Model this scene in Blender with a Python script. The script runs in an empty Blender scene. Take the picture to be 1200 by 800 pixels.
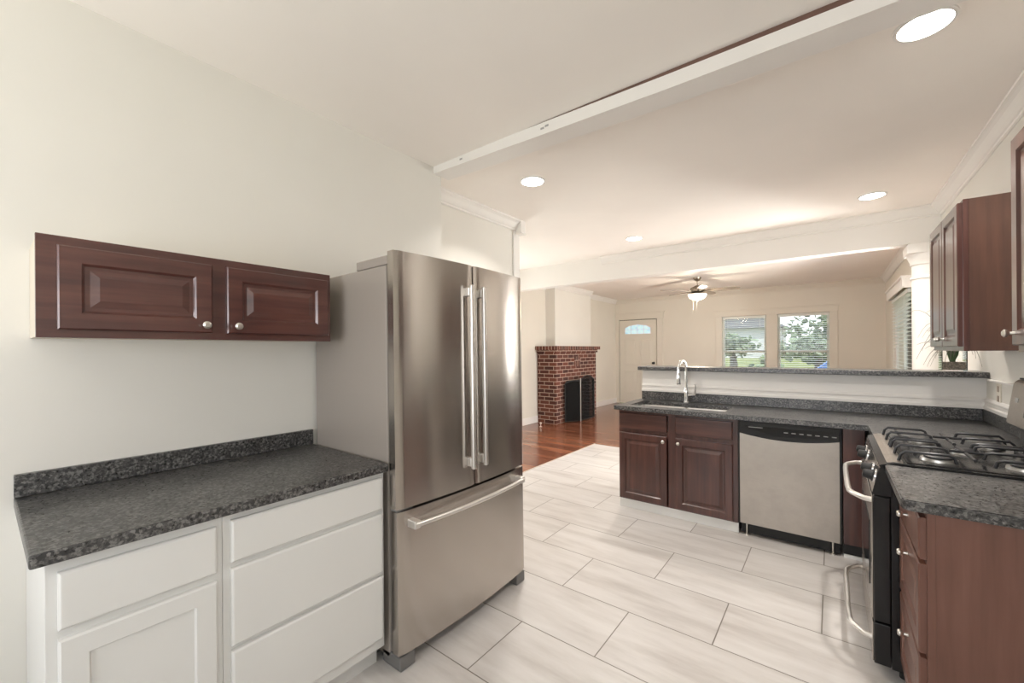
import bpy, bmesh, math, random
from mathutils import Vector, Matrix
random.seed(7)
SC = bpy.context.scene
COL = SC.collection
PI = math.pi

# ------------------------------------------------------------------ camera
cam_d = bpy.data.cameras.new('camera')
cam = bpy.data.objects.new('camera', cam_d); COL.objects.link(cam); SC.camera = cam
YAW, ROLL, FPX, CY, CAM_H = 0.658, -0.0071, 484.0, 411.2, 1.40
fw = Vector((-math.sin(YAW), math.cos(YAW), 0)); rt0 = Vector((math.cos(YAW), math.sin(YAW), 0)); up0 = Vector((0, 0, 1))
rt = rt0*math.cos(ROLL)+up0*math.sin(ROLL); up = -rt0*math.sin(ROLL)+up0*math.cos(ROLL)
cam.matrix_world = Matrix(((rt.x, up.x, -fw.x, 0), (rt.y, up.y, -fw.y, 0), (rt.z, up.z, -fw.z, CAM_H), (0, 0, 0, 1)))
cam_d.sensor_width = 36.0; cam_d.lens = 36.0*FPX/1200.0
cam_d.shift_y = (CY-400.0)/1200.0
cam_d.clip_start = 0.05; cam_d.clip_end = 200

# ------------------------------------------------------------------ world, sun, window light, exposure
w = bpy.data.worlds.new('world'); SC.world = w; w.use_nodes = True
bg = w.node_tree.nodes['Background']
tcn = w.node_tree.nodes.new('ShaderNodeTexCoord'); sep = w.node_tree.nodes.new('ShaderNodeSeparateXYZ')
rmp = w.node_tree.nodes.new('ShaderNodeValToRGB')
rmp.color_ramp.elements[0].position = 0.0; rmp.color_ramp.elements[0].color = (0.93, 0.96, 1, 1)
rmp.color_ramp.elements[1].position = 0.7; rmp.color_ramp.elements[1].color = (0.62, 0.78, 1, 1)
w.node_tree.links.new(tcn.outputs['Generated'], sep.inputs[0]); w.node_tree.links.new(sep.outputs['Z'], rmp.inputs[0])
w.node_tree.links.new(rmp.outputs[0], bg.inputs['Color']); bg.inputs['Strength'].default_value = 1.45
def light(name, kind, loc, energy, color, rot=(0, 0, 0), **kw):
    d = bpy.data.lights.new(name, kind); d.energy = energy; d.color = color
    for k, v in kw.items(): setattr(d, k, v)
    o = bpy.data.objects.new(name, d); COL.objects.link(o); o.location = loc; o.rotation_euler = rot
    return o
light('sun', 'SUN', (0, 20, 10), 2.6, (1, .96, .88), (math.radians(28), 0, math.radians(16)), angle=.02)
# daylight from area lamps added in unseen window openings at guessed positions
light('window_light_back', 'AREA', (-0.9, -2.12, 1.5), 40, (.98, .98, 1), (PI/2+math.radians(50), 0, 0), shape='RECTANGLE', size=2.0, size_y=1.5)
light('window_light_side', 'AREA', (0.98, -0.75, 1.6), 5, (.95, .99, .95), (0, PI/2+math.radians(25), 0), shape='RECTANGLE', size=1.1, size_y=1.1)
light('window_light_living', 'AREA', (.98, 6.22, 1.5), 100, (1, .985, .95), (0, PI/2+math.radians(8), 0), shape='RECTANGLE', size=1.3, size_y=.72)  # fill lamp in a window added behind the column to light the living room
light('window_light_dining', 'AREA', (-4.74, 4.6, 1.5), 28, (.98, 1, .98), (0, -PI/2-math.radians(25), 0), shape='RECTANGLE', size=1.3, size_y=1.3)  # fill lamp added at a guessed dining window out of view
SC.view_settings.view_transform = 'Standard'; SC.view_settings.look = 'None'
SC.view_settings.gamma = 1.0; SC.view_settings.use_curve_mapping = False
SC.view_settings.exposure = 0.67
SC.cycles.diffuse_bounces = 7; SC.cycles.max_bounces = 12; SC.cycles.transparent_max_bounces = 12

# ------------------------------------------------------------------ materials
def mat(name, color, rough=.5, metal=0, **kw):
    m = bpy.data.materials.new(name); m.use_nodes = True
    b = m.node_tree.nodes['Principled BSDF']
    b.inputs['Base Color'].default_value = (*color, 1); b.inputs['Roughness'].default_value = rough; b.inputs['Metallic'].default_value = metal
    for k, v in kw.items(): b.inputs[k].default_value = v
    return m
def nd(m, t, **kw):
    n = m.node_tree.nodes.new(t)
    for k, v in kw.items():
        if k in n.inputs.keys(): n.inputs[k].default_value = v
        else: setattr(n, k, v)
    return n
def ln(m, a, b): m.node_tree.links.new(a, b)
def bsdf(m): return m.node_tree.nodes['Principled BSDF']
def coords(m, scale=(1, 1, 1), loc=(0, 0, 0), rot=(0, 0, 0)):
    tc = nd(m, 'ShaderNodeTexCoord'); mp = nd(m, 'ShaderNodeMapping')
    mp.inputs['Scale'].default_value = scale; mp.inputs['Location'].default_value = loc; mp.inputs['Rotation'].default_value = rot
    ln(m, tc.outputs['Object'], mp.inputs[0]); return mp.outputs[0]
def ramp(m, fac, stops):
    r = nd(m, 'ShaderNodeValToRGB'); e = r.color_ramp.elements
    while len(e) < len(stops): e.new(.5)
    for i, (p, c) in enumerate(stops): e[i].position = p; e[i].color = (*c, 1)
    ln(m, fac, r.inputs[0]); return r.outputs[0]
def bump(m, h, strength=.2, dist=.002):
    b = nd(m, 'ShaderNodeBump'); b.inputs['Strength'].default_value = strength; b.inputs['Distance'].default_value = dist
    ln(m, h, b.inputs['Height']); ln(m, b.outputs[0], bsdf(m).inputs['Normal'])
def noise(m, vec, scale, detail=3, rough=.5):
    n = nd(m, 'ShaderNodeTexNoise'); n.inputs['Scale'].default_value = scale; n.inputs['Detail'].default_value = detail; n.inputs['Roughness'].default_value = rough
    ln(m, vec, n.inputs['Vector']); return n.outputs['Fac']
def painted(name, c, rough=.55, var=.03, bs=.06):
    m = mat(name, c, rough); v = coords(m)
    f = noise(m, v, 1.3, 3); lo = tuple(x*(1-var) for x in c); hi = tuple(min(1, x*(1+var*.5)) for x in c)
    ln(m, ramp(m, f, [(.3, lo), (.7, hi)]), bsdf(m).inputs['Base Color'])
    bump(m, noise(m, v, 260, 2), bs, .001); return m
M = {}
M['wall'] = painted('wall_paint', (.76, .74, .69), .6)
M['ceiling'] = painted('ceiling_paint', (.91, .87, .825), .75)
M['trim'] = painted('trim_paint', (.82, .80, .77), .4)
M['livingwall'] = painted('living_wall_paint', (.74, .705, .63), .6)
M['cabwhite'] = painted('white_cabinet_paint', (.74, .735, .715), .38)
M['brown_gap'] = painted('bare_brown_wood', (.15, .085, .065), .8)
M['edge_strip'] = mat('metal_floor_edge_strip', (.52, .46, .40), .5)
M['white_gloss'] = mat('white_gloss', (.8, .8, .78), .3)
M['vinyl'] = mat('white_vinyl', (.78, .80, .76), .4)

def tile_mat():
    m = mat('beige_floor_tile', (.6, .55, .5), .32)
    v = coords(m, loc=(.455+8.2, -2.53+4.06, 0))
    bt = nd(m, 'ShaderNodeTexBrick'); bt.offset = .5; bt.offset_frequency = 2; bt.squash = 1
    for k, x in (('Scale', 1), ('Mortar Size', .0032), ('Mortar Smooth', .2), ('Bias', 0), ('Brick Width', .82), ('Row Height', .406)): bt.inputs[k].default_value = x
    bt.inputs['Color1'].default_value = (.0, .0, .0, 1); bt.inputs['Color2'].default_value = (1, 1, 1, 1); bt.inputs['Mortar'].default_value = (.5, .5, .5, 1)
    ln(m, v, bt.inputs['Vector'])
    v2 = coords(m, scale=(.9, 5.5, 1))
    ad = nd(m, 'ShaderNodeVectorMath', operation='ADD'); sc = nd(m, 'ShaderNodeVectorMath', operation='SCALE'); sc.inputs['Scale'].default_value = 7
    ln(m, bt.outputs['Color'], sc.inputs[0]); ln(m, v2, ad.inputs[0]); ln(m, sc.outputs[0], ad.inputs[1])
    f = noise(m, ad.outputs[0], 1.6, 7, .62)
    c = ramp(m, f, [(.28, (.47, .435, .41)), (.5, (.595, .565, .54)), (.72, (.68, .655, .635))])
    mx = nd(m, 'ShaderNodeMix', data_type='RGBA'); ln(m, bt.outputs['Fac'], mx.inputs['Factor']); ln(m, c, mx.inputs[6]); mx.inputs[7].default_value = (.22, .195, .17, 1)
    ln(m, mx.outputs[2], bsdf(m).inputs['Base Color'])
    inv = nd(m, 'ShaderNodeMath', operation='SUBTRACT'); inv.inputs[0].default_value = 1; ln(m, bt.outputs['Fac'], inv.inputs[1]); bump(m, inv.outputs[0], .5, .0015)
    return m
M['tile'] = tile_mat()
def plank_mat():
    m = mat('glossy_wood_floor', (.2, .08, .04), .17)
    v = coords(m, loc=(20, 20, 0))
    bt = nd(m, 'ShaderNodeTexBrick'); bt.offset = .37; bt.offset_frequency = 2
    for k, x in (('Scale', 1), ('Mortar Size', .0012), ('Mortar Smooth', .1), ('Bias', 0), ('Brick Width', 1.1), ('Row Height', .085)): bt.inputs[k].default_value = x
    bt.inputs['Color1'].default_value = (0, 0, 0, 1); bt.inputs['Color2'].default_value = (1, 1, 1, 1); bt.inputs['Mortar'].default_value = (.2, .2, .2, 1)
    ln(m, v, bt.inputs['Vector'])
    v2 = coords(m, scale=(2.2, 30, 1)); f = noise(m, v2, 1.2, 5, .6)
    ad = nd(m, 'ShaderNodeMath', operation='MULTIPLY_ADD'); ln(m, bt.outputs['Color'], ad.inputs[0]); ad.inputs[1].default_value = .5; ln(m, f, ad.inputs[2])
    sb = nd(m, 'ShaderNodeMath', operation='SUBTRACT'); ln(m, ad.outputs[0], sb.inputs[0]); sb.inputs[1].default_value = .22
    c = ramp(m, sb.outputs[0], [(.15, (.085, .026, .015)), (.5, (.19, .066, .035)), (.85, (.33, .14, .075))])
    ln(m, c, bsdf(m).inputs['Base Color']); return m
M['plank'] = plank_mat()
def brick_mat(rowlock=False):
    m = mat('rowlock_brick' if rowlock else 'red_brick', (.2, .06, .04), .8)
    tc = nd(m, 'ShaderNodeTexCoord'); s = nd(m, 'ShaderNodeSeparateXYZ'); ln(m, tc.outputs['Object'], s.inputs[0])
    a = nd(m, 'ShaderNodeMath', operation='ADD'); ln(m, s.outputs['X'], a.inputs[0]); ln(m, s.outputs['Y'], a.inputs[1])
    a2 = nd(m, 'ShaderNodeMath', operation='ADD'); ln(m, a.outputs[0], a2.inputs[0]); a2.inputs[1].default_value = 10
    cb = nd(m, 'ShaderNodeCombineXYZ'); ln(m, a2.outputs[0], cb.inputs[0]); ln(m, s.outputs['Z'], cb.inputs[1])
    bt = nd(m, 'ShaderNodeTexBrick'); bt.offset = .5; bt.offset_frequency = 2
    for k, x in (('Scale', 1), ('Mortar Size', .006), ('Mortar Smooth', .15), ('Bias', -.1), ('Brick Width', .07 if rowlock else .21), ('Row Height', .3 if rowlock else .0735)): bt.inputs[k].default_value = x
    bt.inputs['Color1'].default_value = (.060, .018, .013, 1); bt.inputs['Color2'].default_value = (.17, .052, .032, 1); bt.inputs['Mortar'].default_value = (.52, .40, .33, 1)
    ln(m, cb.outputs[0], bt.inputs['Vector']); ln(m, bt.outputs['Color'], bsdf(m).inputs['Base Color'])
    inv = nd(m, 'ShaderNodeMath', operation='SUBTRACT'); inv.inputs[0].default_value = 1; ln(m, bt.outputs['Fac'], inv.inputs[1]); bump(m, inv.outputs[0], .6, .004)
    return m
M['brick'] = brick_mat(); M['rowlock'] = brick_mat(True)
def granite_mat():
    m = mat('speckled_dark_granite', (.06, .06, .06), .30)
    v = coords(m, scale=(1, 1, 1))
    n1 = noise(m, v, 95, 4, .65); n2 = noise(m, v, 9, 3, .6)
    vo = nd(m, 'ShaderNodeTexVoronoi'); vo.inputs['Scale'].default_value = 120; ln(m, v, vo.inputs['Vector'])
    s = nd(m, 'ShaderNodeSeparateColor'); ln(m, vo.outputs['Color'], s.inputs[0])
    mul = nd(m, 'ShaderNodeMath', operation='MULTIPLY_ADD'); ln(m, s.outputs[0], mul.inputs[0]); mul.inputs[1].default_value = .30; ln(m, n1, mul.inputs[2])
    mu2 = nd(m, 'ShaderNodeMath', operation='MULTIPLY_ADD'); ln(m, n2, mu2.inputs[0]); mu2.inputs[1].default_value = .3; ln(m, mul.outputs[0], mu2.inputs[2])
    c = ramp(m, mu2.outputs[0], [(.48, (.005, .005, .007)), (.70, (.018, .018, .019)), (.86, (.075, .073, .071)), (1, (.19, .185, .18))])
    ln(m, c, bsdf(m).inputs['Base Color']); bsdf(m).inputs['Specular IOR Level'].default_value = .8
    ln(m, ramp(m, n1, [(.3, (.24,)*3), (.7, (.42,)*3)]), bsdf(m).inputs['Roughness'])
    bump(m, n1, .12, .001); return m
M['granite'] = granite_mat()
def wood_mat(name, dark, mid, light_, rough, coat, axis=2):
    m = mat(name, mid, rough); b = bsdf(m); b.inputs['Coat Weight'].default_value = coat; b.inputs['Coat Roughness'].default_value = .18
    sc = [26, 26, 26]; sc[axis] = 1.6
    v = coords(m, scale=tuple(sc)); f = noise(m, v, 1.0, 5, .6)
    v2 = coords(m); f2 = noise(m, v2, 3.2, 3)
    mu = nd(m, 'ShaderNodeMath', operation='MULTIPLY_ADD'); ln(m, f2, mu.inputs[0]); mu.inputs[1].default_value = .5; ln(m, f, mu.inputs[2])
    sb = nd(m, 'ShaderNodeMath', operation='SUBTRACT'); ln(m, mu.outputs[0], sb.inputs[0]); sb.inputs[1].default_value = .25
    ln(m, ramp(m, sb.outputs[0], [(.25, dark), (.5, mid), (.78, light_)]), b.inputs['Base Color']); return m
M['cherry'] = wood_mat('dark_cherry_wood', (.040, .013, .010), (.068, .023, .017), (.115, .042, .030), .33, .6)
M['cherryX'] = wood_mat('dark_cherry_wood_across', (.040, .013, .010), (.068, .023, .017), (.115, .042, .030), .33, .6, 0)
M['cherryY'] = wood_mat('dark_cherry_wood_wall_cabinet', (.045, .014, .012), (.080, .026, .021), (.13, .048, .036), .28, .7, 1)
M['endpanel'] = wood_mat('brown_cabinet_side_panel', (.115, .049, .032), (.150, .065, .045), (.185, .085, .061), .45, .25)
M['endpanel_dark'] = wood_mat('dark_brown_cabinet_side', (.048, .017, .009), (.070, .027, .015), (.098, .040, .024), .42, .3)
M['rawply'] = painted('unfinished_pale_plywood', (.62, .56, .47), .7)
def steel_mat(name, c, rough, stretch, aniso=.0, bs=.05, vary=.9):
    m = mat(name, c, rough, 1.0); v = coords(m, scale=stretch); n = noise(m, v, 1, 4, .6)
    if not aniso: ln(m, ramp(m, n, [(.3, (rough*.8,)*3), (.7, (rough*1.3,)*3)]), bsdf(m).inputs['Roughness'])
    v2 = coords(m); n2 = noise(m, v2, 9, 5, .65)
    ln(m, ramp(m, n2, [(.3, tuple(x*vary for x in c)), (.62, c)]), bsdf(m).inputs['Base Color'])
    if aniso:
        bsdf(m).inputs['Anisotropic'].default_value = aniso; bsdf(m).inputs['Anisotropic Rotation'].default_value = .25
        tg = nd(m, 'ShaderNodeTangent', direction_type='RADIAL', axis='Z'); ln(m, tg.outputs[0], bsdf(m).inputs['Tangent'])
    if bs: bump(m, n, bs, .0005)
    return m
M['steel'] = steel_mat('brushed_stainless_steel', (.52, .48, .445), .21, (1.5, 1.5, 3), aniso=.9, bs=.0, vary=.975)
M['steel_dw'] = steel_mat('brushed_dishwasher_steel', (.44, .40, .355), .34, (4, 40, 900), bs=.01)
M['steel_bright'] = mat('satin_steel_bar', (.80, .78, .75), .38, 1.0)
M['chrome'] = mat('polished_chrome', (.82, .83, .84), .06, 1.0)
M['nickel'] = mat('brushed_nickel', (.72, .69, .64), .28, 1.0)
M['bronze'] = mat('antique_nickel', (.36, .31, .25), .35, 1.0)
M['fridge_side'] = painted('grey_fridge_side', (.30, .265, .235), .38, .02, .2)
M['fridge_grey'] = mat('dark_grey_plastic', (.16, .155, .15), .45)
M['black'] = mat('black_enamel', (.012, .012, .013), .18)
M['blackmatte'] = mat('matte_black', (.015, .015, .015), .6)
M['iron'] = mat('cast_iron', (.018, .018, .02), .38)
M['blackglass'] = mat('black_oven_glass', (.008, .008, .009), .05)
M['alu'] = mat('burner_aluminium', (.5, .49, .47), .35, 1.0)
M['grey_mark'] = mat('grey_printing', (.35, .35, .34), .5)
M['outlet'] = mat('ivory_plastic', (.74, .69, .60), .4)
M['outlet_dark'] = mat('dark_slot', (.42, .34, .28), .6)
M['blade'] = wood_mat('taupe_fan_blade', (.16, .13, .10), (.21, .17, .13), (.27, .22, .17), .45, .2, 0)
def emis(name, c, s):
    m = mat(name, c, .4); b = bsdf(m); b.inputs['Emission Color'].default_value = (*c, 1); b.inputs['Emission Strength'].default_value = s; return m
M['lamp'] = emis('lit_downlight_lens', (1, .97, .92), 9)
M['lampwarm'] = emis('lit_frosted_glass', (1, .9, .76), 2.2)
def glassy(name, tint=(1, 1, 1), amt=.08):
    m = bpy.data.materials.new(name); m.use_nodes = True; nt = m.node_tree; nt.nodes.clear()
    o = nt.nodes.new('ShaderNodeOutputMaterial'); t = nt.nodes.new('ShaderNodeBsdfTransparent'); g = nt.nodes.new('ShaderNodeBsdfGlossy')
    t.inputs[0].default_value = (*tint, 1); g.inputs['Roughness'].default_value = .02
    f = nt.nodes.new('ShaderNodeFresnel'); f.inputs[0].default_value = 1.14
    x = nt.nodes.new('ShaderNodeMixShader'); nt.links.new(f.outputs[0], x.inputs[0]); nt.links.new(t.outputs[0], x.inputs[1]); nt.links.new(g.outputs[0], x.inputs[2]); nt.links.new(x.outputs[0], o.inputs[0])
    return m
M['glass'] = glassy('clear_glass'); M['bevelglass'] = glassy('pale_blue_leaded_glass', (.72, .9, 1))
M['leaf'] = painted('green_stem', (.10, .17, .07), .6, .3); M['twig'] = mat('thin_dry_grass', (.20, .18, .14), .7)
def pebble():
    m = mat('vase_pebbles', (.4, .35, .28), .6); v = coords(m); vo = nd(m, 'ShaderNodeTexVoronoi'); vo.inputs['Scale'].default_value = 90; ln(m, v, vo.inputs['Vector'])
    ln(m, ramp(m, vo.outputs['Distance'], [(.0, (.46, .40, .32)), (.7, (.20, .17, .13))]), bsdf(m).inputs['Base Color']); return m
M['pebble'] = pebble()
M['car'] = mat('blue_car_paint', (.07, .19, .50), .5)
M['tyre'] = mat('tyre_rubber', (.02, .02, .02), .8)
M['lawn'] = painted('lawn_grass', (.20, .23, .06), .9, .35)
M['foliage'] = painted('tree_leaves', (.20, .25, .15), .8, .5)
M['foliage2'] = painted('shrub_leaves', (.20, .28, .12), .8, .5)
M['bark'] = painted('tree_bark', (.13, .10, .07), .9, .3)
M['asphalt'] = painted('asphalt', (.35, .35, .36), .9)
M['siding'] = painted('pale_siding', (.62, .63, .62), .7); M['roof'] = painted('grey_shingles', (.22, .22, .23), .9)
M['rubber'] = mat('white_rubber', (.75, .72, .66), .6)

# ------------------------------------------------------------------ helpers
ORG = {}
class MB:
    def __init__(s): s.bm = bmesh.new()
    def box(s, x0, x1, y0, y1, z0, z1, bev=0, seg=2):
        b = bmesh.new(); bmesh.ops.create_cube(b, size=1)
        for v in b.verts: v.co = Vector(((x0+x1)/2+v.co.x*(x1-x0), (y0+y1)/2+v.co.y*(y1-y0), (z0+z1)/2+v.co.z*(z1-z0)))
        if bev: bmesh.ops.bevel(b, geom=b.edges[:], offset=bev, segments=seg, affect='EDGES', profile=.5)
        return s.add(b)
    def add(s, b, mtx=None):
        if mtx is not None: bmesh.ops.transform(b, matrix=mtx, verts=b.verts)
        me = bpy.data.meshes.new('t'); b.to_mesh(me); b.free(); s.bm.from_mesh(me); bpy.data.meshes.remove(me); return s
    def prism(s, pts, axis, lo, hi, bev=0):
        # pts are (a, b) in the plane across the axis: x->(y,z)  y->(x,z)  z->(x,y)
        b = bmesh.new()
        def P(p, t):
            return {0: (t, p[0], p[1]), 1: (p[0], t, p[1]), 2: (p[0], p[1], t)}[axis]
        A = [b.verts.new(P(p, lo)) for p in pts]; B = [b.verts.new(P(p, hi)) for p in pts]; n = len(pts)
        b.faces.new(A); b.faces.new(B[::-1])
        for i in range(n): b.faces.new((A[i], B[i], B[(i+1) % n], A[(i+1) % n]))
        bmesh.ops.recalc_face_normals(b, faces=b.faces)
        if bev: bmesh.ops.bevel(b, geom=b.edges[:], offset=bev, segments=2, affect='EDGES')
        return s.add(b)
    def tube(s, pts, r, seg=12, cap=True):
        pts = [Vector(p) for p in pts]; n = len(pts); rs = r if isinstance(r, (list, tuple)) else [r]*n
        b = bmesh.new(); rings = []; ref = None
        for i, p in enumerate(pts):
            d = (pts[min(i+1, n-1)]-pts[max(i-1, 0)]).normalized()
            if ref is None: ref = d.orthogonal().normalized()
            ref = (ref-d*ref.dot(d)).normalized(); bi = d.cross(ref)
            rings.append([b.verts.new(p+(ref*math.cos(a)+bi*math.sin(a))*rs[i]) for a in [2*PI*k/seg for k in range(seg)]])
        for i in range(n-1):
            for k in range(seg): b.faces.new((rings[i][k], rings[i][(k+1) % seg], rings[i+1][(k+1) % seg], rings[i+1][k]))
        if cap: b.faces.new(rings[0][::-1]); b.faces.new(rings[-1])
        return s.add(b)
    def lathe(s, c, prof, seg=32, axis=2, cap=True):
        b = bmesh.new(); rings = []
        for r, h in prof:
            ring = []
            for k in range(seg):
                a = 2*PI*k/seg; q = [r*math.cos(a), r*math.sin(a)]
                p = {2: (q[0], q[1], h), 0: (h, q[0], q[1]), 1: (q[0], h, q[1])}[axis]
                ring.append(b.verts.new(Vector(c)+Vector(p)))
            rings.append(ring)
        for i in range(len(rings)-1):
            for k in range(seg): b.faces.new((rings[i][k], rings[i][(k+1) % seg], rings[i+1][(k+1) % seg], rings[i+1][k]))
        if cap:
            for rg in (rings[0], rings[-1]):
                try: b.faces.new(rg)
                except Exception: pass
        bmesh.ops.recalc_face_normals(b, faces=b.faces); return s.add(b)
    def panel(s, f, u0, u1, v0, v1, rings):
        # nested rectangles: (inset, height) from the back outer edge to the centre; f maps (u, v, height) to world
        b = bmesh.new(); L = []
        for ins, h in rings:
            L.append([b.verts.new(f(u, v, h)) for u, v in ((u0+ins, v0+ins), (u1-ins, v0+ins), (u1-ins, v1-ins), (u0+ins, v1-ins))])
        b.faces.new(L[0]); b.faces.new(L[-1])
        for i in range(len(L)-1):
            for k in range(4): b.faces.new((L[i][k], L[i][(k+1) % 4], L[i+1][(k+1) % 4], L[i+1][k]))
        bmesh.ops.recalc_face_normals(b, faces=b.faces); return s.add(b)
    def build(s, name, m, parent=None, smooth=False, **kw):
        me = bpy.data.meshes.new(name)
        o = bpy.data.objects.new(name, me); COL.objects.link(o)
        org = kw.pop('org', None)
        if parent is not None: off = ORG[parent]
        else:
            if org is None:
                vs = [v.co for v in s.bm.verts]
                org = Vector(((min(v.x for v in vs)+max(v.x for v in vs))/2, (min(v.y for v in vs)+max(v.y for v in vs))/2, min(v.z for v in vs)))
            off = Vector(org); o.location = off
        bmesh.ops.translate(s.bm, vec=-off, verts=s.bm.verts)
        s.bm.to_mesh(me); s.bm.free()
        me.materials.append(M[m] if isinstance(m, str) else m)
        if smooth:
            for p in me.polygons: p.use_smooth = True
            try: me.set_sharp_from_angle(angle=math.radians(40))
            except Exception: pass
        if parent is not None: o.parent = parent
        ORG[o] = off
        for k, v in kw.items(): o[k] = v
        return o
def thing(name, loc, label, cat, group=None):
    o = bpy.data.objects.new(name, None); COL.objects.link(o); o.location = loc; o.empty_display_size = .1
    o['label'] = label; o['category'] = cat
    if group: o['group'] = group
    ORG[o] = Vector(loc); return o
def sbox(name, m, *a, parent=None, **kw):
    o = MB().box(*a, bev=kw.pop('bev', 0)).build(name, m, parent, **kw)
    if parent is None: o['kind'] = 'structure'
    return o
def struct(mb, name, m, parent=None, **kw):
    o = mb.build(name, m, parent, **kw)
    if parent is None: o['kind'] = 'structure'
    return o
def copy_tree(o, parent=None):
    c = o.copy(); COL.objects.link(c); c.parent = parent; ORG[c] = ORG.get(o)
    for ch in list(o.children): copy_tree(ch, c)
    return c

# ------------------------------------------------------------------ setting: floors, ceilings, walls
CZ = 2.74; XL = -2.223; XR = .82; XLL = -4.58; YF = 10.5; YB = -2.1; HY0, HY1, HZ = 5.50, 5.65, 2.405
mbf = MB().box(-2.81, XR, YB, 5.65, -.08, 0)
struct(mbf, 'floor_kitchen', 'tile', org=(0, 0, 0))
mbw = MB().box(XLL, -2.81, 2.9, 5.65, -.08, -.002).box(XLL, XR, 5.65, YF, -.08, -.002)
struct(mbw, 'floor_living', 'plank', org=(0, 0, 0))
sbox('trim_1', 'edge_strip', -2.822, -2.808, 3.5, 5.665, -.002, .006, bev=.002)
sbox('ceiling_kitchen_near', 'ceiling', XL-.1, XR+.1, YB-.1, 1.995, 2.708, 2.85)
sbox('ceiling', 'ceiling', XLL-.1, XR+.1, 1.995, YF+.1, CZ, 2.87)
sbox('wall_left', 'wall', -2.72, XL, YB, 2.052, 0, CZ)
sbox('wall_left_recess', 'wall', -2.72, -2.58, 2.052, 3.46, 0, CZ)
def wall_hole(name, m, axis, pos0, pos1, a0, a1, z0, z1, holes):
    # a wall slab across `axis` with rectangular openings, as one mesh of strips
    mb = MB(); cuts = sorted({a0, a1, *[h[0] for h in holes], *[h[1] for h in holes]})
    for i in range(len(cuts)-1):
        c0, c1 = cuts[i], cuts[i+1]; hs = [h for h in holes if h[0] <= c0 and h[1] >= c1]
        zs = [(z0, hs[0][2]), (hs[0][3], z1)] if hs else [(z0, z1)]
        for q0, q1 in zs:
            if q1-q0 < 1e-4: continue
            if axis == 0: mb.box(pos0, pos1, c0, c1, q0, q1)
            else: mb.box(c0, c1, pos0, pos1, q0, q1)
    return struct(mb, name, m)
wall_hole('wall_right', 'wall', 0, XR, XR+.14, YB, 5.5, 0, CZ, [(-1.3, -.2, 1.05, 2.15)])
wall_hole('wall_right_living', 'livingwall', 0, XR, XR+.14, 5.5, YF, 0, CZ, [(5.85, 6.60, .8, 2.16), (7.0, 8.70, .8, 2.16)])
wall_hole('wall_far', 'livingwall', 1, YF, YF+.16, XLL, XR+.14, 0, CZ, [(-4.49, -3.48, 0, 2.20), (-1.99, -1.114, .78, 2.15), (-.91, -.024, .78, 2.15)])
wall_hole('wall_back', 'wall', 1, YB-.14, YB, -2.72, XR+.14, 0, CZ, [(-1.9, .1, .75, 2.25)])
wall_hole('wall_left_living', 'livingwall', 0, XLL-.14, XLL, 2.9, YF, 0, CZ, [(3.95, 5.25, .85, 2.15)])
sbox('wall_dining_back', 'livingwall', XLL, -2.72, 2.76, 2.9, 0, CZ)
# window glass and frames for unseen windows at guessed positions that hold the daylight lamps
def plain_window(n, axis, pos, a0, a1, z0, z1):
    mb = MB()
    def bx(c0, c1, q0, q1, t=.03):
        if axis == 0: mb.box(pos-t, pos+t, c0, c1, q0, q1)
        else: mb.box(c0, c1, pos-t, pos+t, q0, q1)
    bx(a0, a0+.05, z0, z1); bx(a1-.05, a1, z0, z1); bx(a0+.05, a1-.05, z0, z0+.05); bx(a0+.05, a1-.05, z1-.05, z1); bx(a0+.05, a1-.05, (z0+z1)/2-.02, (z0+z1)/2+.02, .02)
    fr = struct(mb, 'window_%d' % n, 'vinyl'); g = MB()
    if axis == 0: g.box(pos-.004, pos+.004, a0+.05, a1-.05, z0+.05, z1-.05)
    else: g.box(a0+.05, a1-.05, pos-.004, pos+.004, z0+.05, z1-.05)
    g.build('window_pane', 'glass', fr)
plain_window(4, 1, YB-.07, -1.9, .1, .75, 2.25)
plain_window(5, 0, XR+.07, -1.3, -.2, 1.05, 2.15)
plain_window(7, 0, XR+.09, 5.85, 6.60, .8, 2.16)  # hidden window added behind the column to hold the living room lamp
plain_window(6, 0, XLL-.07, 3.95, 5.25, .85, 2.15)

# header across the room, with crown
sbox('wall_header', 'trim', XLL, XR, HY0, HY1, HZ, CZ)
CR = [(0, 0), (.078, 0), (.078, -.016), (.066, -.022), (.052, -.034), (.034, -.062), (.022, -.078), (.014, -.084), (.014, -.098), (.006, -.104), (0, -.104)]
def crown(name, run, m='trim'):
    # run: (axis, fixed wall coordinate, direction into the room, lo, hi)
    axis, c, sgn, lo, hi = run
    pts = [(c+sgn*a, CZ+b) for a, b in CR]
    return struct(MB().prism(pts, 1 if axis == 'y' else 0, lo, hi), name, m)
crown('trim_2', ('y', XR, -1, 2.1, HY0)); crown('trim_3', ('x', HY0, -1, -2.6, XR-.0)); crown('trim_4', ('y', -2.58, 1, 2.052, 3.46))
crown('trim_5', ('x', YF, -1, XLL, XR), 'livingwall'); crown('trim_6', ('y', XR, -1, HY1, YF)); crown('trim_7', ('y', XLL, 1, HY1, 7.05)); crown('trim_8', ('y', -4.36, 1, 7.05, 8.6)); crown('trim_9', ('y', XLL, 1, 8.6, YF))
crown('trim_10', ('x', HY1, 1, XLL, XR)); crown('trim_11', ('y', XLL, 1, 2.9, HY0))
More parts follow.
